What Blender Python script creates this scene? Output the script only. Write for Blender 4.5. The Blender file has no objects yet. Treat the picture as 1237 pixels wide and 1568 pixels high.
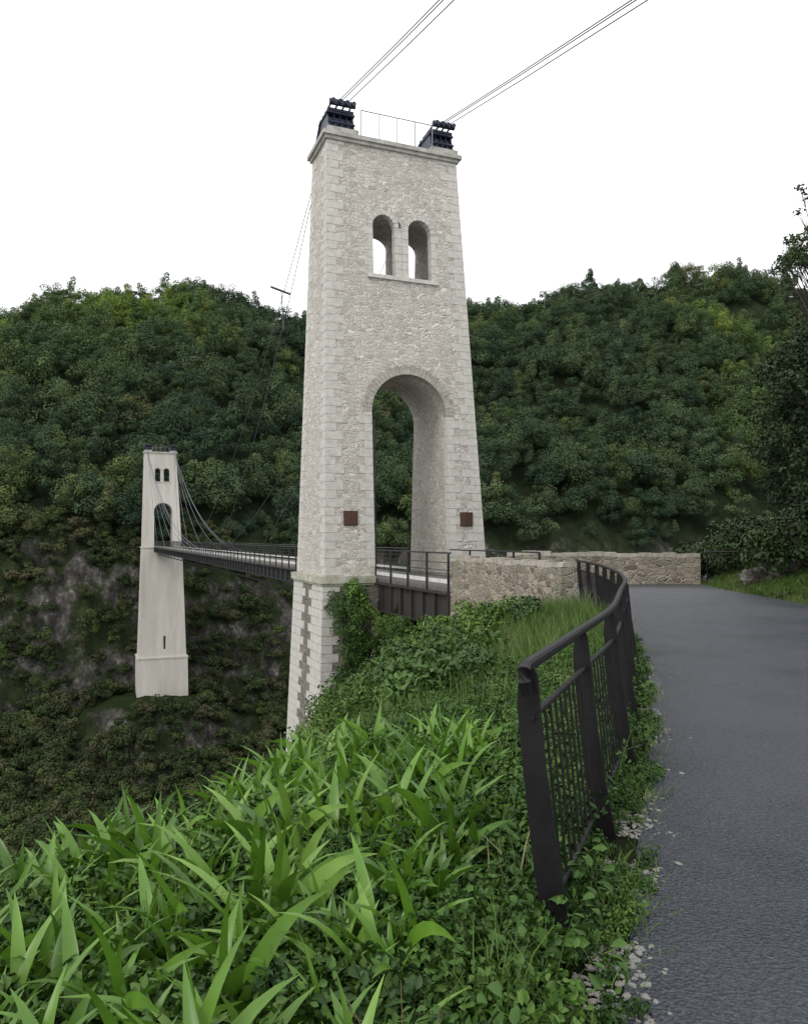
import bpy, math, random, bmesh
import numpy as np
from mathutils import Vector, Matrix, noise as mnoise
random.seed(7); rng=np.random.default_rng(7)
S=bpy.context.scene
S.view_settings.view_transform='Standard'
try: S.view_settings.look='None'
except Exception: pass
S.view_settings.exposure=0
R=math.radians
# ------------------------------------------------------------ camera
F=1190.0
cam=bpy.data.cameras.new('camera'); co=bpy.data.objects.new('camera',cam); S.collection.objects.link(co)
cam.sensor_fit='HORIZONTAL'; cam.sensor_width=36; cam.lens=36*F/1237; cam.shift_y=41/1237
cam.clip_start=.05; cam.clip_end=3000
co.location=(0,0,1.6); co.rotation_euler=(R(90),0,0); S.camera=co
# ------------------------------------------------------------ light
w=bpy.data.worlds.new('World'); S.world=w; w.use_nodes=True
nt=w.node_tree; bg=nt.nodes['Background']
sky=nt.nodes.new('ShaderNodeTexSky'); sky.sky_type='NISHITA'; sky.sun_disc=False
sd=Vector((-.55,-.62,.95)).normalized()
sky.sun_elevation=math.asin(sd.z); sky.sun_rotation=math.atan2(sd.x,sd.y)
sky.dust_density=5
mx=nt.nodes.new('ShaderNodeMixRGB'); mx.inputs[0].default_value=.9
mx.inputs[2].default_value=(12.4,12.4,12.5,1)
nt.links.new(sky.outputs[0],mx.inputs[1]); nt.links.new(mx.outputs[0],bg.inputs[0]); bg.inputs[1].default_value=.128
sl=bpy.data.lights.new('sun','SUN'); sl.energy=1.2; sl.angle=R(20); sl.color=(1,.96,.9)
so=bpy.data.objects.new('sun',sl); S.collection.objects.link(so); so.rotation_euler=(-sd).to_track_quat('-Z','Y').to_euler(); so.location=(-20,-20,40)
# ------------------------------------------------------------ materials
def newmat(n,rough=.8,spec=.3):
    m=bpy.data.materials.new(n); m.use_nodes=True; b=m.node_tree.nodes['Principled BSDF']
    b.inputs['Roughness'].default_value=rough; b.inputs['Specular IOR Level'].default_value=spec
    return m,m.node_tree,b
def N(nt,t,**k):
    n=nt.nodes.new(t)
    for a,v in k.items(): setattr(n,a,v)
    return n
def ramp(nt,fac,stops):
    r=nt.nodes.new('ShaderNodeValToRGB'); e=r.color_ramp.elements
    while len(e)<len(stops): e.new(.5)
    for el,(p,c) in zip(e,stops): el.position=p; el.color=(*c,1)
    nt.links.new(fac,r.inputs[0]); return r.outputs[0]
def mix(nt,fac,a,b,mode='MIX'):
    m=nt.nodes.new('ShaderNodeMixRGB'); m.blend_type=mode
    for i,v in zip((0,1,2),(fac,a,b)):
        if isinstance(v,bpy.types.NodeSocket): nt.links.new(v,m.inputs[i])
        else: m.inputs[i].default_value=v if i==0 else (*v,1)
    return m.outputs[0]
def coords(nt,scale=(1,1,1),kind='Object'):
    tc=nt.nodes.new('ShaderNodeTexCoord'); mp=nt.nodes.new('ShaderNodeMapping'); mp.inputs['Scale'].default_value=scale
    nt.links.new(tc.outputs[kind],mp.inputs[0]); return mp.outputs[0]
def noise(nt,vec,scale,detail=4,rough=.55):
    n=N(nt,'ShaderNodeTexNoise'); n.inputs['Scale'].default_value=scale; n.inputs['Detail'].default_value=detail; n.inputs['Roughness'].default_value=rough
    if vec: nt.links.new(vec,n.inputs['Vector'])
    return n
def masonry(name,stones,mortar,scale=(3.4,3.4,6),mw=.06,bump=.5,stain=.5,staincol=(.25,.24,.2),warp=.7):
    m,nt,b=newmat(name,.9,.2)
    v=coords(nt,scale)
    nz=noise(nt,coords(nt),3,3)
    va=nt.nodes.new('ShaderNodeVectorMath'); va.operation='MULTIPLY_ADD'; va.inputs[1].default_value=(warp,)*3
    nt.links.new(nz.outputs['Color'],va.inputs[0]); nt.links.new(v,va.inputs[2])
    vc=N(nt,'ShaderNodeTexVoronoi'); vc.inputs['Scale'].default_value=1; vc.inputs['Randomness'].default_value=.85; nt.links.new(va.outputs[0],vc.inputs['Vector'])
    ve=N(nt,'ShaderNodeTexVoronoi',feature='DISTANCE_TO_EDGE'); ve.inputs['Scale'].default_value=1; ve.inputs['Randomness'].default_value=.85; nt.links.new(va.outputs[0],ve.inputs['Vector'])
    sp=nt.nodes.new('ShaderNodeSeparateColor'); nt.links.new(vc.outputs['Color'],sp.inputs[0])
    k=len(stones); sc=ramp(nt,sp.outputs[0],[(i/(k-1),c) for i,c in enumerate(stones)])
    fine=noise(nt,coords(nt),14,6,.7)
    sc=mix(nt,.6,sc,ramp(nt,fine.outputs[0],[(.3,(.4,.4,.4)),(.7,(1.35,1.35,1.35))]),'MULTIPLY')
    mr=nt.nodes.new('ShaderNodeMapRange'); mr.inputs[1].default_value=mw*.5; mr.inputs[2].default_value=mw*1.5; nt.links.new(ve.outputs[0],mr.inputs[0])
    col=mix(nt,mr.outputs[0],mortar,sc)
    big=noise(nt,coords(nt,(.5,.5,.12)),1.3,5,.6)
    col=mix(nt,ramp(nt,big.outputs[0],[(.45,(0,0,0)),(.75,(stain,)*3)]),col,staincol)
    nt.links.new(col,b.inputs['Base Color'])
    bp=nt.nodes.new('ShaderNodeBump'); bp.inputs['Strength'].default_value=bump; bp.inputs['Distance'].default_value=.05
    ad=nt.nodes.new('ShaderNodeMath'); ad.operation='MULTIPLY_ADD'; ad.inputs[1].default_value=.6
    nt.links.new(fine.outputs[0],ad.inputs[0]); nt.links.new(mr.outputs[0],ad.inputs[2])
    nt.links.new(ad.outputs[0],bp.inputs['Height']); nt.links.new(bp.outputs[0],b.inputs['Normal'])
    return m
def plain(name,c1,c2,sc=4,rough=.7,bump=.2,streak=False,metal=0,spec=.3):
    m,nt,b=newmat(name,rough,spec); b.inputs['Metallic'].default_value=metal
    n=noise(nt,coords(nt,(1,1,.15) if streak else (1,1,1)),sc,7,.65)
    nt.links.new(ramp(nt,n.outputs[0],[(.3,c1),(.7,c2)]),b.inputs['Base Color'])
    if bump:
        n2=noise(nt,coords(nt),sc*8,5); bp=nt.nodes.new('ShaderNodeBump'); bp.inputs['Strength'].default_value=bump; bp.inputs['Distance'].default_value=.02
        nt.links.new(n2.outputs[0],bp.inputs['Height']); nt.links.new(bp.outputs[0],b.inputs['Normal'])
    return m
M_tower=masonry('tower_rubble',[(.36,.33,.285),(.47,.445,.395),(.56,.535,.485),(.42,.395,.355),(.51,.475,.41)],(.62,.60,.555),(3.5,3.5,6.4),.06,.9,.35,(.37,.35,.31))
M_quoin=plain('dressed_stone',(.37,.36,.335),(.54,.525,.485),5,.85,.5)
M_vous=plain('arch_stone',(.19,.18,.155),(.42,.40,.36),5,.85,.5)
M_lower=masonry('lower_pier_masonry',[(.12,.11,.095),(.19,.175,.15),(.27,.25,.215)],(.26,.245,.215),(2.4,2.4,7),.05,.7,.6,(.08,.085,.06))
M_far=plain('pale_render',(.40,.38,.34),(.56,.54,.50),.5,.9,.1,True)
M_cornice=plain('cornice_stone',(.24,.235,.21),(.46,.45,.42),3,.9,.4)
M_moss=plain('mossy_coping',(.20,.22,.12),(.50,.49,.45),3,.9,.4)
M_steel=plain('black_steel',(.012,.012,.014),(.03,.03,.032),5,.55,.1,spec=.4)
M_steelb=plain('blue_black_steel',(.013,.016,.032),(.034,.040,.072),5,.45,.1,spec=.4)
M_grey=plain('galvanised_wire',(.14,.15,.16),(.24,.25,.27),5,.5,0)
M_cable=plain('cable_steel',(.06,.065,.08),(.12,.13,.16),5,.5,0)
M_rust=plain('brown_black_plate',(.018,.017,.016),(.042,.037,.034),1.5,.75,.3,True)
M_white=plain('weathered_white',(.40,.40,.38),(.64,.64,.62),3,.7,.1)
M_wood=plain('brown_shutter',(.045,.025,.018),(.085,.045,.03),3,.8,.3)
M_wall=masonry('rubble_wall',[(.14,.115,.085),(.26,.22,.165),(.37,.325,.26),(.22,.195,.165),(.31,.255,.185)],(.36,.33,.28),(3.2,3.2,6.4),.07,1.0,.6,(.13,.125,.10))
M_cope=plain('wall_coping',(.15,.14,.115),(.38,.35,.30),3,.9,.5)
M_rail=plain('railing_iron',(.005,.005,.006),(.012,.011,.012),8,.5,.08,spec=.25)
M_rock=plain('grey_rock',(.035,.034,.028),(.20,.19,.17),2.2,.9,1.0)
# asphalt
M_road,nt,b=newmat('asphalt',.5,.5)
v=coords(nt); n1=noise(nt,v,.45,6,.65); n2=noise(nt,v,42,4,.85)
c=ramp(nt,n1.outputs[0],[(.3,(.023,.028,.039)),(.7,(.045,.051,.064))])
c=mix(nt,.9,c,ramp(nt,n2.outputs[0],[(.36,(.3,.3,.3)),(.6,(1.25,1.25,1.25)),(.72,(3.4,3.4,3.4))]),'MULTIPLY'); nt.links.new(c,b.inputs['Base Color'])
nt.links.new(ramp(nt,n1.outputs[0],[(.35,(.28,.28,.28)),(.6,(.52,.52,.52))]),b.inputs['Roughness'])
bp=nt.nodes.new('ShaderNodeBump'); bp.inputs['Strength'].default_value=1; bp.inputs['Distance'].default_value=.014
vv=N(nt,'ShaderNodeTexVoronoi'); vv.inputs['Scale'].default_value=60; nt.links.new(v,vv.inputs['Vector'])
nt.links.new(vv.outputs[0],bp.inputs['Height']); nt.links.new(bp.outputs[0],b.inputs['Normal'])
def leafmat(name,stops,loc_scale=.012,locstops=None,rough=.55,trans=.25,spec=.25,vein=None):
    m,nt,b=newmat(name,rough,spec)
    oi=nt.nodes.new('ShaderNodeObjectInfo')
    c=ramp(nt,oi.outputs['Random'],stops)
    if locstops:
        n=noise(nt,oi.outputs['Location'],loc_scale,3); c=mix(nt,.9,c,ramp(nt,n.outputs[0],locstops),'MULTIPLY')
    n=noise(nt,coords(nt),vein or 1.2,3); c=mix(nt,.8,c,ramp(nt,n.outputs[0],[(.3,(.55,.58,.62)),(.7,(1.45,1.38,1.2))]),'MULTIPLY')
    nt.links.new(c,b.inputs['Base Color'])
    if trans:
        t=nt.nodes.new('ShaderNodeBsdfTranslucent'); nt.links.new(c,t.inputs[0])
        ms=nt.nodes.new('ShaderNodeMixShader'); ms.inputs[0].default_value=trans
        nt.links.new(b.outputs[0],ms.inputs[1]); nt.links.new(t.outputs[0],ms.inputs[2])
        nt.links.new(ms.outputs[0],nt.nodes['Material Output'].inputs[0])
    return m
M_forest=leafmat('forest_leaves',[(0,(.030,.054,.034)),(.2,(.055,.084,.042)),(.45,(.044,.074,.040)),(.7,(.074,.108,.048)),(.85,(.056,.086,.052)),(.96,(.095,.135,.045)),(1,(.10,.105,.055))],.009,[(.34,(.62,.70,.80)),(.48,(.95,.97,1)),(.6,(1.2,1.22,1.05)),(.68,(2.0,2.05,1.0))],trans=0,rough=.85,spec=.08,vein=.25)
M_scrub=leafmat('scrub_leaves',[(0,(.034,.052,.024)),(.5,(.058,.080,.036)),(.8,(.085,.085,.05)),(1,(.07,.11,.034))],.03,[(.3,(.7,.7,.7)),(.7,(1.3,1.35,1.2))],trans=0,rough=.85,spec=.08,vein=.5)
M_strap=leafmat('strap_leaves',[(0,(.055,.135,.014)),(.4,(.085,.195,.018)),(.8,(.115,.245,.026)),(1,(.17,.30,.055))],trans=.22,rough=.38,spec=.5,vein=2.5)
M_herb=leafmat('herb_leaves',[(0,(.022,.055,.013)),(.5,(.040,.095,.017)),(1,(.07,.14,.024))],trans=0,rough=.55,vein=4)
M_bush=leafmat('bush_leaves',[(0,(.034,.075,.02)),(.5,(.058,.12,.025)),(1,(.10,.175,.032))],trans=0,rough=.5,vein=1.5)
M_grass=leafmat('grass_blades',[(0,(.05,.10,.02)),(.6,(.08,.15,.026)),(.85,(.11,.18,.045)),(1,(.20,.18,.10))],trans=0,vein=2)
M_tree=leafmat('tree_leaves',[(0,(.022,.042,.016)),(1,(.038,.066,.02))],trans=0,vein=1.2)
M_bark=plain('bark',(.02,.017,.014),(.06,.05,.04),6,.9,.6)
# ground
M_ground,nt,b=newmat('terrain',.95,.1)
v=coords(nt); geo=nt.nodes.new('ShaderNodeNewGeometry'); sx=nt.nodes.new('ShaderNodeSeparateXYZ'); nt.links.new(geo.outputs['Normal'],sx.inputs[0])
nA=noise(nt,v,.13,9,.7); nB=noise(nt,coords(nt,(1,1,.6)),.42,10,.78); nC=noise(nt,v,5,6,.7)
soil=ramp(nt,nC.outputs[0],[(.3,(.014,.022,.008)),(.55,(.028,.044,.014)),(.8,(.055,.06,.035))])
rock=ramp(nt,nB.outputs[0],[(.36,(.022,.021,.019)),(.47,(.075,.071,.065)),(.56,(.16,.152,.142)),(.66,(.44,.42,.39))])
moss=ramp(nt,nA.outputs[0],[(.45,(0,0,0)),(.53,(.95,.95,.95))])
rock=mix(nt,moss,rock,ramp(nt,nB.outputs[0],[(.35,(.016,.024,.010)),(.65,(.055,.078,.028))]))
st=nt.nodes.new('ShaderNodeMapRange'); st.inputs[1].default_value=.74; st.inputs[2].default_value=.92
ad=nt.nodes.new('ShaderNodeMath'); ad.operation='MULTIPLY_ADD'; ad.inputs[1].default_value=.3; nt.links.new(nB.outputs[0],ad.inputs[0]); nt.links.new(sx.outputs[2],ad.inputs[2]); nt.links.new(ad.outputs[0],st.inputs[0])
gcol=mix(nt,st.outputs[0],rock,soil)
dp=nt.nodes.new('ShaderNodeVectorMath'); dp.operation='DOT_PRODUCT'; dp.inputs[1].default_value=(-.3697,.929,0); nt.links.new(geo.outputs['Position'],dp.inputs[0])
fm=nt.nodes.new('ShaderNodeMapRange'); fm.inputs[1].default_value=166; fm.inputs[2].default_value=172; nt.links.new(dp.outputs['Value'],fm.inputs[0])
gcol=mix(nt,fm.outputs[0],gcol,ramp(nt,nB.outputs[0],[(.3,(.014,.022,.012)),(.7,(.04,.058,.024))]))
nt.links.new(gcol,b.inputs['Base Color'])
bp=nt.nodes.new('ShaderNodeBump'); bp.inputs['Strength'].default_value=1; bp.inputs['Distance'].default_value=2.4
nt.links.new(nB.outputs[0],bp.inputs['Height']); nt.links.new(bp.outputs[0],b.inputs['Normal'])
# ------------------------------------------------------------ mesh builder
class MB:
    def __init__(s): s.v=[]; s.f=[]; s.m=[]
    def add(s,vs,fs,mi=0):
        o=len(s.v); s.v+= [tuple(x) for x in vs]; s.f+=[tuple(i+o for i in f) for f in fs]; s.m+=[mi]*len(fs)
    def hexa(s,p,mi=0): s.add(p,[(3,2,1,0),(4,5,6,7),(0,1,5,4),(1,2,6,5),(2,3,7,6),(3,0,4,7)],mi)
    def box(s,x0,x1,y0,y1,z0,z1,mi=0): s.hexa([(x0,y0,z0),(x1,y0,z0),(x1,y1,z0),(x0,y1,z0),(x0,y0,z1),(x1,y0,z1),(x1,y1,z1),(x0,y1,z1)],mi)
    def tube(s,pts,r,n=8,mi=0,cap=True):
        pts=[Vector(p) for p in pts]; rs=r if isinstance(r,(list,tuple)) else [r]*len(pts)
        ref=Vector((0,0,1)); vs=[]; fs=[]
        for i,p in enumerate(pts):
            d=(pts[min(i+1,len(pts)-1)]-pts[max(i-1,0)]).normalized()
            rf=ref if abs(d.z)<.95 else Vector((1,0,0))
            a=d.cross(rf).normalized(); bb=d.cross(a)
            for k in range(n):
                t=2*math.pi*k/n; vs.append(p+(a*math.cos(t)+bb*math.sin(t))*rs[i])
        for i in range(len(pts)-1):
            for k in range(n):
                k2=(k+1)%n; fs.append((i*n+k,i*n+k2,(i+1)*n+k2,(i+1)*n+k))
        if cap: fs.append(tuple(range(n))[::-1]); fs.append(tuple((len(pts)-1)*n+k for k in range(n)))
        s.add(vs,fs,mi)
    def obj(s,name,mats,parent=None,smooth=False,link=True):
        me=bpy.data.meshes.new(name); me.from_pydata(s.v,[],s.f)
        for m in mats: me.materials.append(m)
        if len(mats)>1: me.polygons.foreach_set('material_index',s.m)
        if smooth: me.polygons.foreach_set('use_smooth',[True]*len(s.f))
        me.update(); o=bpy.data.objects.new(name,me)
        if link: S.collection.objects.link(o)
        if parent: o.parent=parent
        return o
def empty(name,loc=(0,0,0),rz=0):
    e=bpy.data.objects.new(name,None); S.collection.objects.link(e); e.location=loc; e.rotation_euler=(0,0,rz); e.empty_display_size=.5; return e
TH=R(21.7); ct,stn=math.cos(TH),math.sin(TH); C=Vector((-.61,33.3,0)); L=122.7
def loc2w(a,s,z=0): return Vector((C.x+a*ct-s*stn, C.y+a*stn+s*ct, z))
# ------------------------------------------------------------ tower
ZB,ZT=.15,17.65
def prof(z):
    t=(z-ZB)/(ZT-ZB); return 3.5-.65*t, 2.2-1.1*t, -.25*t
AX0,AX1,AZS=-1.45,1.85,6.69
WINS=[(-1.25,-.27),(.30,1.35)]; WZ0=12.35; WTOP=14.9
def make_tower(loc,pale=False,pier_bottom=-14):
    e=empty('bridge_tower',loc,TH)
    mt=M_far if pale else M_tower
    mb=MB(); h0,d0,s0=prof(ZB); h1,d1,s1=prof(ZT)
    mb.hexa([(s0-h0,-d0,ZB),(s0+h0,-d0,ZB),(s0+h0,d0,ZB),(s0-h0,d0,ZB),(s1-h1,-d1,ZT),(s1+h1,-d1,ZT),(s1+h1,d1,ZT),(s1-h1,d1,ZT)])
    body=mb.obj('masonry_shaft',[mt],e)
    cut=[]
    def archpoly(x0,x1,z0,zs,n=20):
        r=(x1-x0)/2; c=(x0+x1)/2
        return [(x0,z0),(x1,z0)]+[(c+r*math.cos(math.pi*k/n),zs+r*math.sin(math.pi*k/n)) for k in range(n+1)]
    def cutter(pa,pb):
        n=len(pa); m=MB(); m.add([(x,-4,z) for x,z in pa]+[(x,4,z) for x,z in pb],[tuple(range(n)),tuple(range(2*n-1,n-1,-1))]+[((i+1)%n,i,i+n,(i+1)%n+n) for i in range(n)])
        o=m.obj('cut',[mt]); o.parent=e; cut.append(o)
    p=archpoly(AX0,AX1,-2,AZS,28); cutter(p,p)
    for i,(a,b_) in enumerate(WINS):
        r=(b_-a)/2
        k=(.95,.6)[i]
        pf=archpoly(a,b_,WZ0,WTOP-r)
        cutter(pf,[(a+(x-a)*(1+k*.9/(b_-a)),z) for x,z in pf])
    for c_ in cut:
        md=body.modifiers.new('b','BOOLEAN'); md.object=c_; md.operation='DIFFERENCE'; md.solver='EXACT'
    dg=bpy.context.evaluated_depsgraph_get(); dg.update()
    me=bpy.data.meshes.new_from_object(body.evaluated_get(dg)); body.modifiers.clear(); body.data=me
    for c_ in cut: bpy.data.objects.remove(c_)
    # quoins
    q=MB(); o=.014; k=0; z=ZB+.03
    while z<ZT-.1:
        z1=min(z+.315,ZT-.01)
        for sxn in (-1,1):
            for syn in (-1,1):
                wx,wy=((.74,.42),(.44,.70))[k%2]; wx+=random.uniform(-.08,.08)
                ps=[]
                for zz in (z,z1):
                    h,d,sh=prof(zz); xo=sh+sxn*(h+o); yo=syn*(d+o)
                    xi=xo-sxn*wx; yi=yo-syn*wy
                    xa,xb=sorted((xo,xi)); ya,yb=sorted((yo,yi))
                    ps+=[(xa,ya,zz),(xb,ya,zz),(xb,yb,zz),(xa,yb,zz)]
                q.hexa(ps)
        z=z1+.018; k+=1
    q.obj('quoins',[M_far if pale else M_quoin],e)
    # voussoirs, jambs, window surrounds
    vb=MB()
    def fhex(poly,out=.016,inn=.35,mi=0):
        vb.hexa([(x,-prof(z)[1]-out,z) for x,z in poly]+[(x,-prof(z)[1]+inn,z) for x,z in poly],mi)
    def ring(c,zs,r0,r1,n,mi=0,jag=.07):
        for k in range(n):
            g=.008/r0; a0=math.pi*k/n+g; a1=math.pi*(k+1)/n-g
            rr=r1+(jag if k%2 else 0)
            fhex([(c+r0*math.cos(a0),zs+r0*math.sin(a0)),(c+rr*math.cos(a0),zs+rr*math.sin(a0)),(c+rr*math.cos(a1),zs+rr*math.sin(a1)),(c+r0*math.cos(a1),zs+r0*math.sin(a1))],mi=mi)
    ac=(AX0+AX1)/2; ar=(AX1-AX0)/2
    ring(ac,AZS,ar-.012,ar+.33,33,1)
    z=.5; k=0
    while z<AZS-.05:
        z1=min(z+.32,AZS-.01); wv=(.32,.55)[k%2]
        fhex([(AX0-wv,z),(AX0+.012,z),(AX0+.012,z1),(AX0-wv,z1)]); fhex([(AX1-.012,z),(AX1+wv,z),(AX1+wv,z1),(AX1-.012,z1)])
        z=z1+.016; k+=1
    for a,b_ in WINS:
        r=(b_-a)/2; ring((a+b_)/2,WTOP-r,r-.01,r+.18,9,0,.04)
        z=WZ0+.02; k=0
        while z<WTOP-r-.04:
            z1=min(z+.31,WTOP-r-.01); wv=(.2,.34)[k%2]
            if a<0: fhex([(a-wv,z),(a+.01,z),(a+.01,z1),(a-wv,z1)]); fhex([(b_-.01,z),(b_+.28,z),(b_+.28,z1),(b_-.01,z1)])
            else: fhex([(a-.275,z),(a+.01,z),(a+.01,z1),(a-.275,z1)],.024); fhex([(b_-.01,z),(b_+wv,z),(b_+wv,z1),(b_-.01,z1)])
            z=z1+.014; k+=1
    fhex([(-1.5,WZ0-.16),(1.62,WZ0-.16),(1.62,WZ0),(-1.5,WZ0)],.1,.2)
    vb.obj('dressed_surrounds',[M_far if pale else M_quoin,M_far if pale else M_vous],e)
    c_=MB()
    h,d,sh=prof(ZT)
    c_.box(sh-h-.10,sh+h+.10,-d-.10,d+.10,ZT+.002,ZT+.13); c_.box(sh-h-.2,sh+h+.2,-d-.2,d+.2,ZT+.134,ZT+.3)
    for x0,x1 in ((-3.05,-1.75),(1.5,2.72)): c_.box(x0,x1,-1.05,1.05,ZT+.304,ZT+.6,1)
    c_.obj('cornice',[M_cornice if not pale else M_far,M_cornice],e)
    b2=MB()
    zt=ZT+.604
    for x0,x1 in ((-2.95,-1.85),(1.6,2.62)):
        for k in range(5):
            xx=x0+(x1-x0-.05)*k/4; b2.hexa([(xx,-.85,zt),(xx+.05,-.85,zt),(xx+.05,1.0,zt),(xx,1.0,zt),(xx,-.6,zt+.72),(xx+.05,-.6,zt+.72),(xx+.05,.5,zt+.72),(xx,.5,zt+.72)])
        b2.box(x0-.05,x1+.05,-.95,1.05,zt+.0,zt+.06); b2.box(x0-.05,x1+.05,-.7,.6,zt+.72,zt+.79)
        b2.box(x0+.03,x1-.03,-.55,.45,zt+.06,zt+.6)
        b2.tube([(x0-.03,-.76,zt+.32),(x1+.03,-.76,zt+.32)],.05)
        for yy in (-.62,-.25,.12,.45): b2.tube([(x0,yy,zt+.87),(x1,yy,zt+.87)],.085,10)
        for k in range(4):
            xx=x0+.12+(x1-x0-.24)*k/3; b2.tube([(xx,-1.15,zt+1.0),(xx,-.75,zt+1.08)],.09,10); b2.tube([(xx,-.75,zt+1.08),(xx,.4,zt+1.02),(xx,1.15,zt+.2)],.04,8)
        b2.box(x0,x1,-1.0,-.86,zt+.93,zt+1.13)
        for xx in (x0-.03,x1+.03): b2.tube([(xx,1.5,zt-.3),(xx,.3,zt+.8)],.045); b2.tube([(xx,1.2,zt-.02),(xx,.6,zt+.02)],.03)
        for xx in (x0+.1,x0+.5): b2.tube([(xx,1.1,zt+.3),(xx,1.75,zt-1.6)],.03,6)
    b2.obj('cable_saddles',[M_steelb],e)
    r_=MB(); yy=-1.22; zt=ZT+.304
    for sg in (1,-1):
        for xx in np.linspace(-1.7,1.45,5): r_.tube([(xx,sg*yy,zt),(xx,sg*yy,zt+1.05)],.02,6)
        r_.tube([(-1.7,sg*yy,zt+1.05),(1.45,sg*yy,zt+1.05)],.02,6)
    r_.obj('roof_guardrail',[M_grey],e)
    if not pale:
        s_=MB()
        for x in (-2.42,2.62):
            y0=-prof(2.4)[1]; s_.box(x-.28,x+.28,y0-.06,y0+.06,2.12,2.70); s_.box(x-.24,x-.01,y0-.075,y0-.061,2.16,2.66); s_.box(x+.01,x+.24,y0-.075,y0-.061,2.16,2.66)
        s_.obj('wooden_shutters',[M_wood],e)
        p_=MB(); p_.tube([(AX0+.09,-2.0,.1),(AX0+.09,-1.75,6.4)],.05,10)
        for z in (1.5,3,4.5,6): p_.box(AX0,AX0+.15,-2.0+.04*z-.07,-2.0+.04*z+.07,z,z+.05)
        p_.obj('drain_pipe',[M_steel],e)
    l_=MB()
    for x0,x1 in ((-3.72,AX0-.04),(AX1+.04,3.72)):
        l_.box(x0,x1,-2.42,2.42,-.13,.148); l_.box(x0+.06,x1-.03,-2.36,2.36,-.22,-.132)
    l_.obj('plinth_ledge',[M_moss if not pale else M_far],e)
    p_=MB(); pq=MB()
    def fr(z0,z1,a0,b0,a1,b1,mi=0,m=p_): m.hexa([(-a0,-b0,z0),(a0,-b0,z0),(a0,b0,z0),(-a0,b0,z0),(-a1,-b1,z1),(a1,-b1,z1),(a1,b1,z1),(-a1,b1,z1)],mi)
    if pale:
        fr(-20.4,-.22,4.25,3.0,3.6,2.3); fr(-20.7,-20.402,4.6,3.3,4.6,3.3); fr(pier_bottom-8,-20.702,4.7,3.4,4.5,3.2)
        p_.box(.15,.5,-2.95,-2.2,-20,-16.5,1)  # dark strip coloured in for the shade of a recess; the pier is solid
        p_.obj('lower_pier',[M_far,M_steel],e)
    else:
        fr(pier_bottom,-.222,4.2,3.0,3.6,2.3); p_.obj('lower_pier',[M_lower],e)
        z=pier_bottom; k=0
        while z<-.3:
            z1=min(z+.32,-.24)
            for sxn in (-1,1):
                for syn in (-1,1):
                    wx,wy=((.7,1.6),(.45,2.05))[k%2]; ps=[]
                    for zz in (z,z1):
                        t=(zz-pier_bottom)/(-.222-pier_bottom); h=4.2-.6*t+.02; d=3-.7*t+.02
                        xa,xb=sorted((sxn*h,sxn*(h-wx))); ya,yb=sorted((syn*d,syn*(d-wy)))
                        ps+=[(xa,ya,zz),(xb,ya,zz),(xb,yb,zz),(xa,yb,zz)]
                    pq.hexa(ps)
            z=z1+.018; k+=1
        pq.obj('lower_quoins',[M_quoin],e)
    return e
make_tower(C,False,-16)
make_tower(loc2w(.0,L),True,-29)
# ------------------------------------------------------------ bridge deck
e=empty('suspension_bridge_deck',C,TH)
X0,X1=AX0+.03,AX1-.03
d=MB(); d.box(X0,X1,-9.2,L+14,-.08,.05); d.obj('roadway',[plain('deck_boards',(.07,.065,.06),(.14,.13,.12),3)],e)
g=MB()
for (y0,y1) in ((-9.2,-2.6),(2.6,L-2.6)):
    mi=1 if y0<0 else 0
    for x in (X0,X1):
        g.box(x-.02,x+.02,y0,y1,-1.15 if mi else -.78,-.082,mi); g.box(x-.16,x+.16,y0,y1,-.16,-.084,mi) ; g.box(x-.16,x+.16,y0,y1,-1.2 if mi else -.84,-1.152 if mi else -.782,mi)
        yy=y0
        while yy<y1:
            g.box(x-.13,x-.021,yy,yy+.03,-1.15 if mi else -.78,-.165,mi); yy+=1.0 if mi else 1.25
    yy=y0+.5
    while yy<y1:
        g.box(X0-.0+.025,X1-.025,yy,yy+.14,-.6,-.17,0); yy+=2.5
    if not mi:
        for k in range(int((y1-y0)/5)):
            a=y0+k*5
            g.tube([(X0+.2,a,-.84),(X1-.2,a+5,-1.3)],.04,5); g.tube([(X1-.2,a,-1.3),(X0+.2,a+5,-.84)],.04,5)
        g.tube([(-.8,y0,-1.35),(-.8,y1,-1.35)],.06,6); g.tube([(1.2,y0,-1.35),(1.2,y1,-1.35)],.06,6)
        for yy in np.arange(y0,y1,5): g.tube([(-.8,yy,-1.35),(-.8,yy,-.5)],.05,5)
g.obj('girders',[M_steel,M_rust],e)
wb=MB(); rb=MB()
for x in (X0+.03,X1-.03):
    sg=-1 if x<0 else 1
    for (y0,y1) in ((-9.1,-2.25),(2.25,L)):
        wb.box(x-.015,x+.015,y0,y1,.18,.31)
        for zz,r in ((1.15,.03),(.84,.014),(.6,.014),(.42,.014)): rb.tube([(x,y0,zz),(x,y1,zz)],r,6)
        yy=y0+.05
        while yy<=y1:
            rb.box(x-.03+sg*.06,x+.03+sg*.06,yy-.03,yy+.03,-.3,1.15); yy+=1.7
wb.obj('kick_boards',[M_white],e); rb.obj('deck_railings',[M_steel],e)
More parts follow.
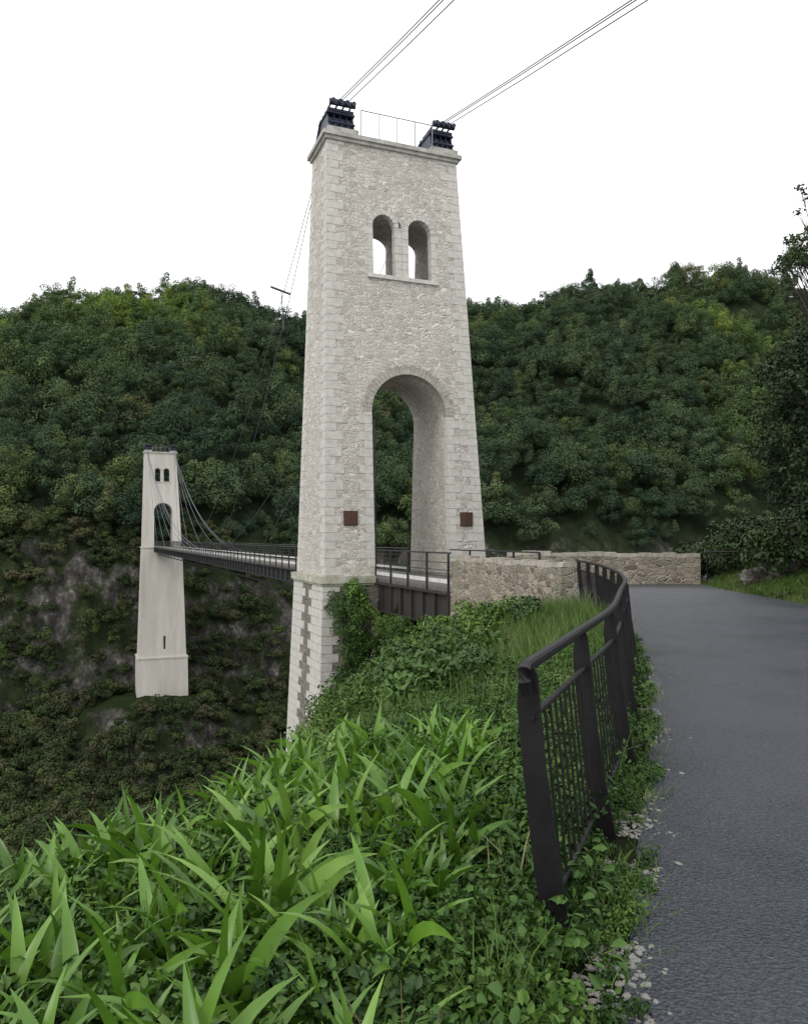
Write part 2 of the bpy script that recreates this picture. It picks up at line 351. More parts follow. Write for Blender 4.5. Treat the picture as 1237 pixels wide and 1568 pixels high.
# ------------------------------------------------------------ cables
e=empty('suspension_cables',C,TH); c_=MB()
zc=ZT+1.68
for x in (-2.35,2.2):
    for off in (-.22,-.12,.14):
        xx=x+off
        pts=[(xx,-1.0-70*t,zc-70*.187*t-4*.9*t*(1-t)) for t in np.linspace(0,1,12)]
        c_.tube(pts,.019,5)
def sagc(p0,p1,sag,r):
    p0=Vector(p0);p1=Vector(p1); c_.tube([p0.lerp(p1,t)-Vector((0,0,4*sag*t*(1-t))) for t in np.linspace(0,1,12)],r,5)
for x in (-1.6,2.0):
    X=-2.6 if x<0 else 2.2
    for s_,sg in ((61,3.0),(40,2.0),):
        sagc((X,1.2,ZT+.8),(x,s_,0.3),sg,.018)
    for s_,sg in ((110,.5),(95,1.2),(78,2.2),(61,3.4),(42,4.5),(30,6)):
        sagc((X,L-1.2,ZT+.8),(x,s_,.3),sg,.03)
c_.tube([(-3.3,8.6,14.6),(-2.1,9.4,14.6)],.06,6); c_.tube([(-2.7,8.9,14.6),(-2.5,9.2,12.6)],.025,5)
c_.obj('cables',[M_cable],e)
# ------------------------------------------------------------ road, walls
edge=[(-.1,-4),(.32,1.0),(.72,2.56),(1.36,4.48),(1.85,5.9),(2.33,7.47),(3.0,9.7),(3.65,12.5),(4.1,15.5),(4.25,18.2)]
EY=[p[1] for p in edge]; EX=[p[0] for p in edge]
w0=loc2w(AX0,-15.4); w1=loc2w(AX0,-9.2)
es=[]
for y in np.arange(-4,18.2,.12):
    es.append((float(np.interp(y,EY,EX))+.05*mnoise.noise(Vector((y*2.3,0,0)))+.03*mnoise.noise(Vector((y*8,3,0))),float(y)))
poly=es+[(w0.x+.2,w0.y),(w1.x+.1,w1.y+.02),(loc2w(AX1,-9.2).x,loc2w(AX1,-9.2).y),(loc2w(AX1,-6.9).x,loc2w(AX1,-6.9).y),(6,27.4),(10.5,27.2),(10.1,24.4),(9.9,19),(10.5,12),(13,5),(14.5,-4)]
m=MB(); n=len(poly)
m.add([(x,y,0) for x,y in poly]+[(x,y,-7) for x,y in poly],[tuple(range(n-1,-1,-1))]+[(i,(i+1)%n,(i+1)%n+n,i+n) for i in range(n)])
road=m.obj('road',[M_road])
bm=bmesh.new(); bm.from_mesh(road.data); bmesh.ops.recalc_face_normals(bm,faces=bm.faces); bmesh.ops.triangulate(bm,faces=bm.faces); bm.to_mesh(road.data); bm.free()
def wall(name,pts,th,ztop,zbot,cope=.14,seed=1,waver=.03):
    e=empty(name); m=MB(); cp=MB(); rr=random.Random(seed)
    P=[Vector((x,y)) for x,y in pts]
    Q=[P[0]]
    for a,b_ in zip(P[:-1],P[1:]):
        k=max(1,int((b_-a).length/.4))
        for i in range(1,k+1): Q.append(a.lerp(b_,i/k))
    rows=[]
    for i,p in enumerate(Q):
        t=(Q[min(i+1,len(Q)-1)]-Q[max(i-1,0)]).normalized(); nn=Vector((t.y,-t.x)); rows.append((p,p+nn*th,nn))
    def zt(i): return (ztop(i/(len(Q)-1)) if callable(ztop) else ztop)+rr.uniform(-waver,waver)
    zz=[zt(i) for i in range(len(Q))]
    for i in range(len(Q)-1):
        a,a2,na=rows[i]; b_,b2_,nb=rows[i+1]; z0,z1=zz[i],zz[i+1]
        m.hexa([(a.x,a.y,zbot),(b_.x,b_.y,zbot),(b2_.x,b2_.y,zbot),(a2.x,a2.y,zbot),(a.x,a.y,z0-cope),(b_.x,b_.y,z1-cope),(b2_.x,b2_.y,z1-cope),(a2.x,a2.y,z0-cope)])
        o=.035; A=a-na*o;B=b_-nb*o;A2=a2+na*o;B2=b2_+nb*o
        A=A.lerp(B,.02);A2=A2.lerp(B2,.02)
        zc0=z0+rr.uniform(-.02,.02)
        cp.hexa([(A.x,A.y,z0-cope+.002),(B.x,B.y,z1-cope+.002),(B2.x,B2.y,z1-cope+.002),(A2.x,A2.y,z0-cope+.002),(A.lerp(A2,.08).x,A.lerp(A2,.08).y,zc0),(B.lerp(B2,.08).x,B.lerp(B2,.08).y,zc0),(B2.lerp(B,.08).x,B2.lerp(B,.08).y,zc0),(A2.lerp(A,.08).x,A2.lerp(A,.08).y,zc0)])
    m.obj('masonry',[M_wall],e); cp.obj('coping',[M_cope],e); return e
wall('stone_parapet_wall',[(w1.x,w1.y),(w0.x,w0.y)],-.45,1.05,-8)
wr=loc2w(AX1,-6.9)
wall('stone_parapet_wall',[(wr.x-.0,wr.y+.2),(5.2,27.45),(7.5,27.4),(10.4,27.25)],-.45,lambda t:1.14-.05*t,-6)
ab=MB(); a0=loc2w(AX0+.05,-9.3); a1=loc2w(AX1-.05,-9.3); a2=loc2w(AX1-.05,-10.5); a3=loc2w(AX0+.5,-10.5)
ab.hexa([(p.x,p.y,-8) for p in (a0,a1,a2,a3)]+[(p.x,p.y,-.1) for p in (a0,a1,a2,a3)]); ab.obj('bridge_abutment',[M_wall])
# ------------------------------------------------------------ iron railing
def railing(name,top,lean=.11,h=1.1,zb=0,post_sp=1.25):
    e=empty(name); m=MB()
    P=[Vector((x,y,0)) for x,y in top]
    Q=[P[0]]
    for i in range(len(P)-1):
        p0=P[max(i-1,0)];p1=P[i];p2=P[i+1];p3=P[min(i+2,len(P)-1)]
        for k in range(1,13):
            t=k/12; Q.append(.5*((2*p1)+(p2-p0)*t+(2*p0-5*p1+4*p2-p3)*t*t+(3*p1-p0-3*p2+p3)*t**3))
    cum=[0]
    for a,b_ in zip(Q[:-1],Q[1:]): cum.append(cum[-1]+(b_-a).length)
    def at(s):
        s=max(0,min(cum[-1],s))
        for i in range(len(cum)-1):
            if cum[i+1]>=s: 
                t=(s-cum[i])/max(1e-6,cum[i+1]-cum[i]); p=Q[i].lerp(Q[i+1],t); d_=(Q[i+1]-Q[i]).normalized(); return p,d_
        return Q[-1],(Q[-1]-Q[-2]).normalized()
    def pt(s,z,out=0):
        p,d_=at(s); nn=Vector((d_.y,-d_.x,0))
        return p+nn*(lean*(1-z/h)+out)+Vector((0,0,z+zb))
    ss=np.arange(0,cum[-1]+.01,.12)
    for z,r in ((h,.026),(h-.2,.015),(.16,.014)):
        pts=[pt(s,z) for s in ss]
        if z==h:
            dd=(pt(0,h)-pt(.1,h)).normalized()
            pts=[pt(0,h-.10)+dd*.035,pt(0,h-.05)+dd*.055,pt(0,h-.012)+dd*.045]+pts
        m.tube(pts,r,12)
    s=.02
    while s<=cum[-1]+.001:
        p,d_=at(s); hw=.010
        prof_=[(-.35,.03,.062),(0.0,.02,.058),(.3,.0,.052),(.7,-.012,.046),(h-.16,-.01,.045),(h-.03,.0,.036),(h+.005,.0,.02)]
        for (za,oa,wa),(zb_,ob,wb_) in zip(prof_[:-1],prof_[1:]):
            A=[pt(s,za,oa-wa)-d_*hw,pt(s,za,oa+wa)-d_*hw,pt(s,za,oa+wa)+d_*hw,pt(s,za,oa-wa)+d_*hw]
            B=[pt(s,zb_,ob-wb_)-d_*hw,pt(s,zb_,ob+wb_)-d_*hw,pt(s,zb_,ob+wb_)+d_*hw,pt(s,zb_,ob-wb_)+d_*hw]
            m.hexa(A+B)
        s2=s+.11
        while s2<s+post_sp-.05 and s2<cum[-1]:
            m.tube([pt(s2,.16),pt(s2,h-.2)],.0065,5); s2+=.11
        s+=post_sp
    m.obj('ironwork',[M_rail],e); return e
RT=[(.48,3.05),(.97,4.25),(1.5,5.6),(2.06,7.4),(2.67,9.4),(3.25,11.9),(3.75,15.2),(3.98,18.0)]
railing('iron_railing',RT)
railing('iron_railing',[(10.55,27.1),(11.3,26.6),(12.2,26.1),(13.2,25.7)],0,1.1,.05,1.0)
# ------------------------------------------------------------ terrain
IX=lambda v,xs,ys: np.interp(v,xs,ys)
def fbm(x,y,sc,seed=0,oct=4):
    return np.array([mnoise.fractal(Vector((a*sc,b_*sc,seed)),.9,2.1,oct) for a,b_ in zip(x.ravel(),y.ravel())]).reshape(x.shape)
SKX=[-200,0,60,130,200,270,330,400,440,475,600,715,760,830,880,960,1010,1030,1150,1200,1240,1500]
SKY=[500,482,457,440,450,434,442,466,486,482,490,478,467,452,433,424,434,414,410,424,430,420]
XBY=[-4,2,3,4,5,6,8,10,15,20,30,40]; XBX=[-9,-5,-3.4,-2.3,-1.5,-.95,-.6,-.65,-.9,-1.7,-4.6,-8]
ft=loc2w(0,L)
def height(x,y,fine=True):
    x=np.asarray(x,float); y=np.asarray(y,float)
    s=-stn*(x-C.x)+ct*(y-C.y)
    xr=IX(y,[-4,1,2.56,4.48,7.47,9.7,12.5,15.5,18.4,24.2,33,45],[-.15,.3,.67,1.31,2.28,2.95,3.6,4.0,w0.x,w1.x,-2.0,-7])
    hb=IX(y,[0,17,18.5,24.2,30,35,60],[-.008,-.012,-.15,-2.5,-6.5,-8,-20])
    a=IX(y,[0,5,10,16,20,30],[.08,.17,.33,.46,.58,.6])
    ee=xr-x
    hl=hb-a*np.maximum(ee-.45,0)
    xb=IX(y,XBY,XBX)
    hl=hl-1.4*np.maximum(xb-x,0)
    xri=IX(y,[-4,5,12,19,24.4,27,60],[14.5,13,10.5,9.9,10.1,10.5,10.5])
    hr=-.12+np.where(x>xri-.05,.06+.42*(x-xri),0)-np.maximum(y-27.6,0)*.25
    hr=np.where((x<xri+.3)&(y<27.5),np.minimum(hr,-.1+.42*np.maximum(x-xri,0)+.1*(x>xri)),hr)
    hr=np.minimum(hr,9)
    near=np.where(ee>-.0,hl,np.where((ee>-1.3)&(y<18),-.008,hr))
    near=near-np.maximum(s-(1.5),0)*.9
    near=np.maximum(near,-46)
    yy=np.maximum(y,1); az=x/yy
    y138=(138+31.2)/np.maximum(.929-.3697*az,.3)
    dc=IX(az,[-.8,-.52,-.2,.1,.3,.5,.9],[300,310,340,380,370,390,420])
    hc=(825-IX(618+F*az,SKX,SKY))/F*dc+1.6-9.0
    t=(y-y138)/(dc-y138)
    hill=np.where(t<0,0,np.where(t<1,hc*np.clip(t,0,1)**.9,hc*(1-.9*(t-1))))
    far=IX(s,[60,100,115,124,128,134,139],[-46,-45,-35,-30,-22,-5,0])+hill
    if fine:
        n=fbm(x,y,.022,3.1,4); n2=fbm(x,y,.12,7.7,3); n3=fbm(x,y,.3,17.7,3)
        amp=np.clip((y-60)/60,0,1)
        damp=1-.88*np.exp(-((t-1)/.14)**2)
        cl=np.clip((s-100)/12,0,1)*np.clip((150-s)/10,0,1)
        far=far+amp*(n*14*np.clip((s-60)/80,0,1)*damp*np.clip(.45+t,.45,1)+n2*2.6*damp+n3*2.8*cl)
        g=np.clip((y-40)/30,0,1); near=near+g*n2*1.5+fbm(x,y,.6,1.1,3)*.07*np.clip((ee-.7)/.8,0,1)
        dd=np.sqrt((x-ft.x)**2+(y-ft.y+2)**2); k=np.clip((16-dd)/7,0,1)
        shelf=np.where(s<L+3,-27.6+n3*.8,np.maximum(far,-27.6))
        far=far*(1-k)+np.where(s<L+3,shelf,far)*k
    return np.maximum(near,far)
def steps(segs):
    o=[segs[0][0]]
    for a,b_,st_ in segs:
        k=max(1,int(round((b_-a)/st_))); o+=list(np.linspace(a,b_,k+1)[1:])
    return np.array(o)
gx=steps([(-420,-130,9),(-130,-20,1.1),(-20,-12,.9),(-12,-2,.4),(-2,5,.15),(5,14.5,.4),(14.5,40,1.2),(40,150,3),(150,480,8)])
gy=steps([(-8,0,.8),(0,13,.18),(13,32,.4),(32,50,.8),(50,125,2.5),(125,175,1.1),(175,420,4),(420,700,14)])
GX,GY=np.meshgrid(gx,gy); GZ=height(GX,GY)
nx,ny=len(gx),len(gy); V=np.stack([GX.ravel(),GY.ravel(),GZ.ravel()],1)
idx=np.arange(nx*ny).reshape(ny,nx)
Fq=np.stack([idx[:-1,:-1].ravel(),idx[:-1,1:].ravel(),idx[1:,1:].ravel(),idx[1:,:-1].ravel()],1)
def npmesh(name,V,Fq,mat,smooth=False,link=True):
    me=bpy.data.meshes.new(name); k=Fq.shape[1]
    me.vertices.add(len(V)); me.vertices.foreach_set('co',V.astype('f').ravel())
    me.loops.add(Fq.size); me.loops.foreach_set('vertex_index',Fq.astype('i').ravel())
    me.polygons.add(len(Fq)); me.polygons.foreach_set('loop_start',np.arange(0,Fq.size,k,dtype='i'))
    if smooth: me.polygons.foreach_set('use_smooth',np.ones(len(Fq),bool))
    me.materials.append(mat); me.update(calc_edges=True); me.validate()
    o=bpy.data.objects.new(name,me)
    if link: S.collection.objects.link(o)
    return o
npmesh('ground',V,Fq,M_ground,True)
# ------------------------------------------------------------ vegetation prototypes
def leafquads(P,Nrm,size,rg,asp=.55,fold=.25,shape='quad'):
    n=len(P); A=rg.normal(size=(n,3)); Nn=Nrm/np.linalg.norm(Nrm,axis=1,keepdims=True)
    T=A-(A*Nn).sum(1,keepdims=True)*Nn; T/=np.linalg.norm(T,axis=1,keepdims=True); B=np.cross(Nn,T)
    s=size[:,None]
    if shape=='quad':
        V=np.stack([P-T*s*.5,P+B*s*asp*.5+Nn*s*fold*.3,P+T*s*.5,P-B*s*asp*.5+Nn*s*fold*.3],1).reshape(-1,3)
        return V,np.arange(4*n).reshape(n,4)
    f=Nn*s*fold*.4
    V=np.stack([P-T*s*.5,P-T*s*.2+B*s*asp*.5+f,P+T*s*.2+B*s*asp*.38+f*.8-Nn*s*.04,P+T*s*.52-Nn*s*.15,P+T*s*.2-B*s*asp*.38+f*.8-Nn*s*.04,P-T*s*.2-B*s*asp*.5+f],1).reshape(-1,3)
    o=np.arange(n)[:,None]*6
    return V,np.concatenate([o+np.array([[0,3,2,1]]),o+np.array([[0,5,4,3]])])
def crown(name,seed,mat,R0=2.6,lobes=16,lr=(1.1,1.9),per=100,ls=(.4,.8),zs=.8,z0=2.0,shape='quad',asp=.8,fold=.25,jit=.6):
    rg=np.random.default_rng(seed); Ps=[];Ns=[]
    for k in range(lobes):
        d=rg.normal(size=3); d[2]=abs(d[2])*.9-.15; d/=np.linalg.norm(d); c=d*R0*rg.uniform(.45,1.1); c[2]=c[2]*zs+z0
        r=rg.uniform(*lr); q=rg.normal(size=(per,3)); q[:,2]=q[:,2]*.9+.25; q/=np.linalg.norm(q,axis=1,keepdims=True)
        rr=r*rg.uniform(.7,1.12,(per,1)); Ps.append(c+q*rr*np.array([1,1,.8])); Ns.append(q+rg.normal(size=(per,3))*jit+np.array([0,0,.3]))
    P=np.concatenate(Ps);Nn=np.concatenate(Ns)
    V,Fq=leafquads(P,Nn,rg.uniform(ls[0],ls[1],len(P)),rg,asp,fold,shape)
    return npmesh(name,V,Fq,mat,False,False)
def blades(name,seed,mat,n,L0,L1,w,spread,droop,base=.05,seg=6):
    rg=np.random.default_rng(seed); V=[];Fq=[]
    for k in range(n):
        az=rg.uniform(0,2*math.pi); Ln=rg.uniform(L0,L1); ww=w*rg.uniform(.7,1.2); th=rg.uniform(.02,spread); dr=rg.uniform(.3,1)*droop
        p=np.array([rg.normal()*base,rg.normal()*base,-.05]); d=np.array([math.cos(az),math.sin(az),0]); sd_=np.array([-d[1],d[0],0]); tw=rg.normal()*.5
        o=len(V)
        for i in range(seg+1):
            t=i/seg; ang=th+dr*t**1.6
            wd=ww*(.55+1.0*t if t<.45 else 1.0*(1-((t-.45)/.55)**1.8))*.5
            wd=max(wd,.0008)
            nrm=d*(-math.cos(ang))+np.array([0,0,math.sin(ang)])
            s2=sd_*math.cos(tw)+nrm*math.sin(tw)
            V+= [p-s2*wd+nrm*wd*.35,p-nrm*wd*.0,p+s2*wd+nrm*wd*.35]
            p=p+(d*math.sin(ang)+np.array([0,0,1])*math.cos(ang))*Ln/seg
        for i in range(seg):
            a=o+i*3; Fq+=[(a,a+1,a+4,a+3),(a+1,a+2,a+5,a+4)]
    return npmesh(name,np.array(V),np.array(Fq),mat,True,False)
def scatter(name,pts,protos,smin,smax,seed=1,tilt=.0,zoff=0):
    me=bpy.data.meshes.new(name); P=np.array(pts,float); P[:,2]+=zoff; me.from_pydata(P.tolist(),[],[])
    ob=bpy.data.objects.new(name,me); S.collection.objects.link(ob)
    col=bpy.data.collections.new(name+'_parts')
    for p in protos: col.objects.link(p)
    ng=bpy.data.node_groups.new(name,'GeometryNodeTree')
    ng.interface.new_socket('Geometry',in_out='INPUT',socket_type='NodeSocketGeometry'); ng.interface.new_socket('Geometry',in_out='OUTPUT',socket_type='NodeSocketGeometry')
    gi=ng.nodes.new('NodeGroupInput'); go=ng.nodes.new('NodeGroupOutput')
    io=ng.nodes.new('GeometryNodeInstanceOnPoints'); ci=ng.nodes.new('GeometryNodeCollectionInfo')
    ci.inputs['Collection'].default_value=col; ci.inputs['Separate Children'].default_value=True; ci.inputs['Reset Children'].default_value=True
    rr=ng.nodes.new('FunctionNodeRandomValue'); rr.data_type='FLOAT_VECTOR'; rr.inputs[0].default_value=(-tilt,-tilt,0); rr.inputs[1].default_value=(tilt,tilt,6.283); rr.inputs['Seed'].default_value=seed
    rs=ng.nodes.new('FunctionNodeRandomValue'); rs.data_type='FLOAT'; rs.inputs[2].default_value=smin; rs.inputs[3].default_value=smax; rs.inputs['Seed'].default_value=seed+9
    l=ng.links.new; l(gi.outputs[0],io.inputs['Points']); l(ci.outputs[0],io.inputs['Instance']); io.inputs['Pick Instance'].default_value=True
    l(rr.outputs[0],io.inputs['Rotation']); l(rs.outputs[1],io.inputs['Scale']); l(io.outputs[0],go.inputs[0])
    md=ob.modifiers.new('scatter','NODES'); md.node_group=ng
    return ob
def withz(xy): 
    xy=np.array(xy,float); z=height(xy[:,0],xy[:,1]); return np.column_stack([xy,z])
def sval(x,y): return -stn*(x-C.x)+ct*(y-C.y)
# forest
pts=[]
for d_ in np.arange(135,425,4.9):
    wv=.72*d_
    for x in np.arange(-wv,wv,5.0): pts.append((x+rng.uniform(-2.9,2.9),d_+rng.uniform(-2.9,2.9)))
P=np.array(pts); s=sval(P[:,0],P[:,1]); keep=(s>137)
keep&=((P[:,0]-ft.x)**2+(P[:,1]-ft.y)**2>12**2)
P=withz(P[keep])
scatter('forest',P,[crown('forest_crown_a',1,M_forest,2.9,24,(.7,1.5),150,(.16,.38),1.35,4.0,jit=.3),crown('forest_crown_b',2,M_forest,2.3,18,(.7,1.4),150,(.16,.36),1.6,4.2,jit=.3),crown('forest_crown_c',3,M_forest,4.0,34,(.9,1.7),150,(.18,.4),1.1,3.8,jit=.3),crown('forest_crown_d',4,M_forest,1.6,16,(.55,1.0),150,(.16,.34),3.2,5.4,jit=.3),crown('forest_crown_e',5,M_forest,2.7,22,(.5,1.2),150,(.16,.36),1.8,4.2,jit=.35)],.5,1.8,3,.12,-2.2)
pts=[]
while len(pts)<8600:
    y=rng.uniform(60,168); x=rng.uniform(-.75,.6)*y; s=sval(x,y)
    if s<62 or s>143: continue
    if (x-ft.x)**2+(y-ft.y+4)**2<7.5**2: continue
    if 112<s<138 and rng.random()<.52+.48*mnoise.noise(Vector((x*.07,y*.12,4)))*2: continue
    pts.append((x,y))
scatter('gorge_scrub',withz(pts),[crown('scrub_a',11,M_scrub,1.2,12,(.35,.8),80,(.16,.36),.9,.7),crown('scrub_b',12,M_scrub,1.0,10,(.3,.7),80,(.15,.32),1.5,.9)],.35,1.55,5,.2,-.2)
def region(n,fn,box,seed):
    rg=np.random.default_rng(seed); o=[]
    while len(o)<n:
        x=rg.uniform(box[0],box[1]); y=rg.uniform(box[2],box[3])
        if fn(x,y,rg): o.append((x,y))
    return withz(o)
xrl=lambda y: float(IX(y,[-4,3.05,4.25,5.6,7.4,9.4,11.9,15.2,18,18.45,24.2,33],[0,.5,.99,1.5,2.06,2.67,3.25,3.75,3.95,w0.x-.1,w1.x-.1,-2]))
xbl=lambda y: float(IX(y,XBY,XBX))
f1=lambda x,y,rg: x<xrl(y)-.28-.3*rg.random()-max(0,y-4)*.36 and x>xbl(y)-.3 and x>-.62*y-1.2
scatter('strap_leaf_plants',region(640,f1,(-4.6,1.5,1.75,6.8),21),[blades('strap_a',31,M_strap,10,.32,.60,.056,.5,1.9,.04,9),blades('strap_b',32,M_strap,9,.34,.66,.062,.4,1.5,.03,9),blades('strap_c',33,M_strap,11,.26,.54,.052,.75,2.3,.05,9)],.65,1.15,8,.18)
f2=lambda x,y,rg: x<xrl(y)-.0 and x>xbl(y)-.6 and x>-.62*y-1.2
herb=[crown('herb_a',41,M_herb,.15,10,(.05,.11),30,(.018,.04),.9,.12,'leaf',.6),crown('herb_b',42,M_herb,.18,10,(.05,.12),24,(.03,.065),.7,.1,'leaf',.5)]
scatter('undergrowth_herbs',region(2100,f2,(-4.6,3.5,1.6,11),22),herb,.6,1.25,4,.3)
f3=lambda x,y,rg: x<xrl(y)+.05 and x>xbl(y)-1 and x>-.6*y-1 and (y>7 or rg.random()<.35)
grs=[blades('grass_a',51,M_grass,34,.16,.42,.008,.5,1.3,.06,4),blades('grass_b',52,M_grass,30,.2,.5,.007,.4,1.0,.07,4)]
scatter('bank_grass',region(5200,f3,(-5,4.2,2,29),23),grs,.55,1.2,6,.15)
f4=lambda x,y,rg: f3(x,y,rg) and y>9
scatter('tall_grass',region(500,f4,(-3,4.2,9,26),33),[blades('grass_c',56,M_grass,22,.35,.85,.006,.35,.9,.09,5)],.5,1.1,6,.15)
def fe(x,y,rg):
    ex=float(np.interp(y,EY,EX)); return xrl(y)-.05<x<ex+.05*abs(rg.normal()) and rg.random()<.6+.4*math.sin(y*4.1)
scatter('verge_weeds',region(1300,fe,(0,4.6,1.6,18),29),[blades('verge_grass',55,M_grass,26,.05,.16,.005,.8,1.4,.05,3),crown('verge_herb',43,M_herb,.06,8,(.02,.045),24,(.01,.024),.5,.03,'leaf',.6)],.5,1.3,6,.2)
fr_=lambda x,y,rg: x>float(IX(y,[-4,5,12,19,24.4,27],[14.5,13,10.5,9.9,10.1,10.4]))+.02
scatter('lawn_grass',region(5000,fr_,(9.7,16,12,28),24),[blades('lawn_a',53,M_grass,40,.06,.18,.007,.6,1.0,.12,3),blades('lawn_b',54,M_grass,40,.05,.14,.007,.6,1.0,.12,3)],.8,1.3,7,.1)
# bushes
bp_=[crown('bush_a',61,M_bush,.5,18,(.12,.3),60,(.05,.10),.9,.35,'leaf',.5),crown('bush_b',62,M_bush,.55,20,(.1,.28),60,(.045,.09),1.2,.45,'leaf',.5),crown('bush_c',63,M_bush,.45,16,(.12,.28),50,(.07,.13),1.1,.35,'leaf',.45)]
fb=lambda x,y,rg: x<xrl(y)-.9-(0 if y>17 else 1.3) and x>xbl(y)-.3
PB=region(180,fb,(-5,3,10.5,29),25)
extra=[]
for z in np.arange(-7,-.3,.28):
    p=loc2w(-2.7+random.uniform(-.35,.35)-z*.03,-2.75+z*.05,z); extra.append((p.x,p.y,z-.1))
for (a,s_,z) in ((-1.2,-3.4,-1.9),(-.7,-4.0,-1.9),(-1.9,-3.1,-2.6),(-2.6,-4.2,-3.6),(-1.6,-5,-2.8),(-1.7,-6.5,-2.5),(-2.4,-6,-3.3),(-.4,-3.2,-1.9),(-1.9,-8,-2.6),(-2.3,-9.5,-2.5),(-1.8,-4.2,-2.2),(-1.7,-5.4,-2.1),(-2.6,-7.5,-2.9),(-2.2,-5.2,-1.9),(-2.0,-6.4,-1.8),(-2.2,-7.6,-2.2),(-2.7,-9,-2.6),(-2.6,-11,-2.3),(-2.1,-12,-1.6),(-3.2,-10,-3)):
    p=loc2w(a,s_,z); extra.append((p.x,p.y,z))
scatter('shrubs',np.vstack([PB,np.array(extra)]),bp_,.5,1.3,12,.2,-.15)
fl=lambda x,y,rg: x<xbl(y)-1.5 and x>-.75*y
scatter('slope_brush',region(420,fl,(-34,-1,14,55),27),[crown('brush_a',64,M_bush,.8,14,(.3,.5),70,(.1,.18),.9,.5)],.7,1.5,12,.2,-.5)
fq=lambda x,y,rg: x>11.0+.25*abs(y-23)*rg.random() and y>15
scatter('bank_shrubs',region(150,fq,(11,19,15,32),28),[crown('bush_d',65,M_tree,.6,16,(.16,.34),80,(.06,.11),1.0,.4,'leaf',.55)],.8,2.0,13,.2,-.1)
# stones on verge
def stone(name,seed,mat):
    bm=bmesh.new(); bmesh.ops.create_icosphere(bm,subdivisions=2,radius=1)
    for v in bm.verts:
        k=1+.5*mnoise.noise(v.co*1.6+Vector((seed,0,0)))+.25*mnoise.noise(v.co*4); v.co=Vector((v.co.x*k,v.co.y*k*.75,v.co.z*k*.3))
    me=bpy.data.meshes.new(name); bm.to_mesh(me); bm.free(); me.materials.append(mat); return bpy.data.objects.new(name,me)
M_pale=plain('pale_lichen_stone',(.09,.09,.075),(.36,.355,.33),30,.95,.4)
def fg(x,y,rg):
    ex=float(np.interp(y,EY,EX)); return ex-.2<x<ex+.09*rg.normal()+.03 and math.sin(y*3.1)+math.sin(y*7.3)>-.5
G=region(2600,fg,(0,3.5,1.9,10),30); G[:,2]=rng.uniform(-.006,.004,len(G))
scatter('gravel',G,[stone('stone_a',1,M_pale),stone('stone_b',2,M_pale),stone('stone_c',3,M_pale)],.004,.022,3,.3)
def rockobj(name,parts):
    bm=bmesh.new()
    for (c,r,sd_) in parts:
        g=bmesh.ops.create_icosphere(bm,subdivisions=4,radius=1)
        for v in g['verts']:
            n_=v.co.copy(); k=1+.45*mnoise.noise(n_*1.3+Vector((sd_,1,2)))+.3*mnoise.noise(n_*3.4+Vector((sd_,5,2)))+.15*mnoise.noise(n_*9)
            v.co=Vector(c)+Vector((n_.x*r[0],n_.y*r[1],n_.z*r[2]))*k
    me=bpy.data.meshes.new(name); bm.to_mesh(me); bm.free(); me.materials.append(M_rock); o=bpy.data.objects.new(name,me); S.collection.objects.link(o)
rockobj('rock_outcrop',[((11.3,23.6,.6),(.5,.6,.7),1),((11.9,23.4,1.1),(.6,.6,.9),2),((11.0,24.0,.25),(.5,.5,.45),3),((12.7,23.0,1.5),(.7,.7,.9),4)])
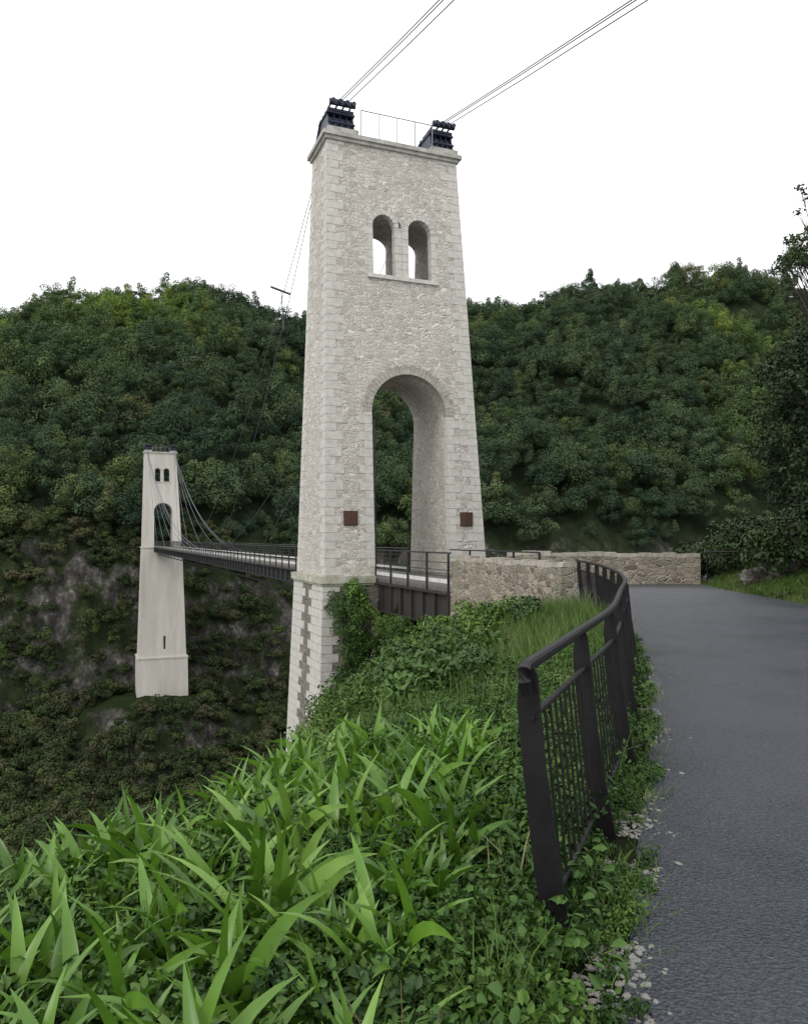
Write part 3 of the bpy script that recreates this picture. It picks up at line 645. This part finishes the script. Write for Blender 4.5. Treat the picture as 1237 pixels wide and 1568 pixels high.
# ------------------------------------------------------------ right trees
def tree(name,base,H,clusters,leaf=.13,per=60,seed=5,mat=M_tree,trunk=.28):
    e=empty(name,base); m=MB(); rr=random.Random(seed); rg=np.random.default_rng(seed)
    tr=[Vector((0,0,-.5)),Vector((.1,0,H*.2)),Vector((-.1,.1,H*.4)),Vector((rr.uniform(-.3,.3),0,H*.75))]
    m.tube(tr,[trunk,trunk*.8,trunk*.55,trunk*.2],10)
    Ps=[];Ns=[]
    for c,r in clusters:
        c=Vector(c); t=min(.9,max(.25,(c.z-1.0)/H*.8)); k=t*3; i=min(2,int(k)); st_=tr[i].lerp(tr[i+1],k-i)
        mid=(st_+c)/2+Vector((rr.uniform(-.3,.3),rr.uniform(-.3,.3),rr.uniform(0,.4)))
        m.tube([st_,mid,c],[.05,.022,.006],5)
        for q in range(3):
            m.tube([mid.lerp(c,.8),c+Vector((rr.uniform(-r,r),rr.uniform(-r,r),rr.uniform(-r,r)*.6))],[.008,.003],4)
        n=int(per*(r/.5)**1.5); q=rg.normal(size=(n,3)); q/=np.linalg.norm(q,axis=1,keepdims=True)
        Ps.append(np.array(c)+q*(rg.uniform(.1,1,(n,1))**.6)*r*np.array([1,1,.65])); Ns.append(q+rg.normal(size=(n,3))*.8+np.array([0,0,.6]))
    m.obj('trunk_and_limbs',[M_bark],e,True)
    P=np.concatenate(Ps); V,Fq=leafquads(P,np.concatenate(Ns),rg.uniform(leaf*.6,leaf*1.2,len(P)),rg,.55,.25,'leaf')
    o=npmesh('leaves',V,Fq,mat); o.parent=e; return e
cl=[]; rr=random.Random(3)
for k in range(300):
    u=Vector((rr.gauss(0,1),rr.gauss(0,1),rr.gauss(0,1))).normalized()*rr.uniform(.45,1)
    cl.append(((u.x*2.7,u.y*2.7,4.0+u.z*3.3),rr.uniform(.35,.65)))
tree('broadleaf_tree',(12.1,20.6,1.0),7,cl,.13,130)
cl=[]
for k in range(70):
    t=rr.random(); cl.append(((-2.6+2.0*t+rr.uniform(-.2,.2),rr.uniform(-.6,.6),8.2+.8*t+rr.uniform(-.45,.45)),rr.uniform(.14,.28)))
for k in range(7): cl.append(((-1.75+rr.uniform(-.3,.3),rr.uniform(-.4,.4),9.8+rr.uniform(-.4,.5)),rr.uniform(.12,.2)))
for k in range(90):
    cl.append(((rr.uniform(-.5,3.5),rr.uniform(-2,2),7.5+rr.uniform(-2.5,3)),rr.uniform(.4,.7)))
tree('broadleaf_tree',(12.3,20.0,.7),10,cl,.10,130,9)
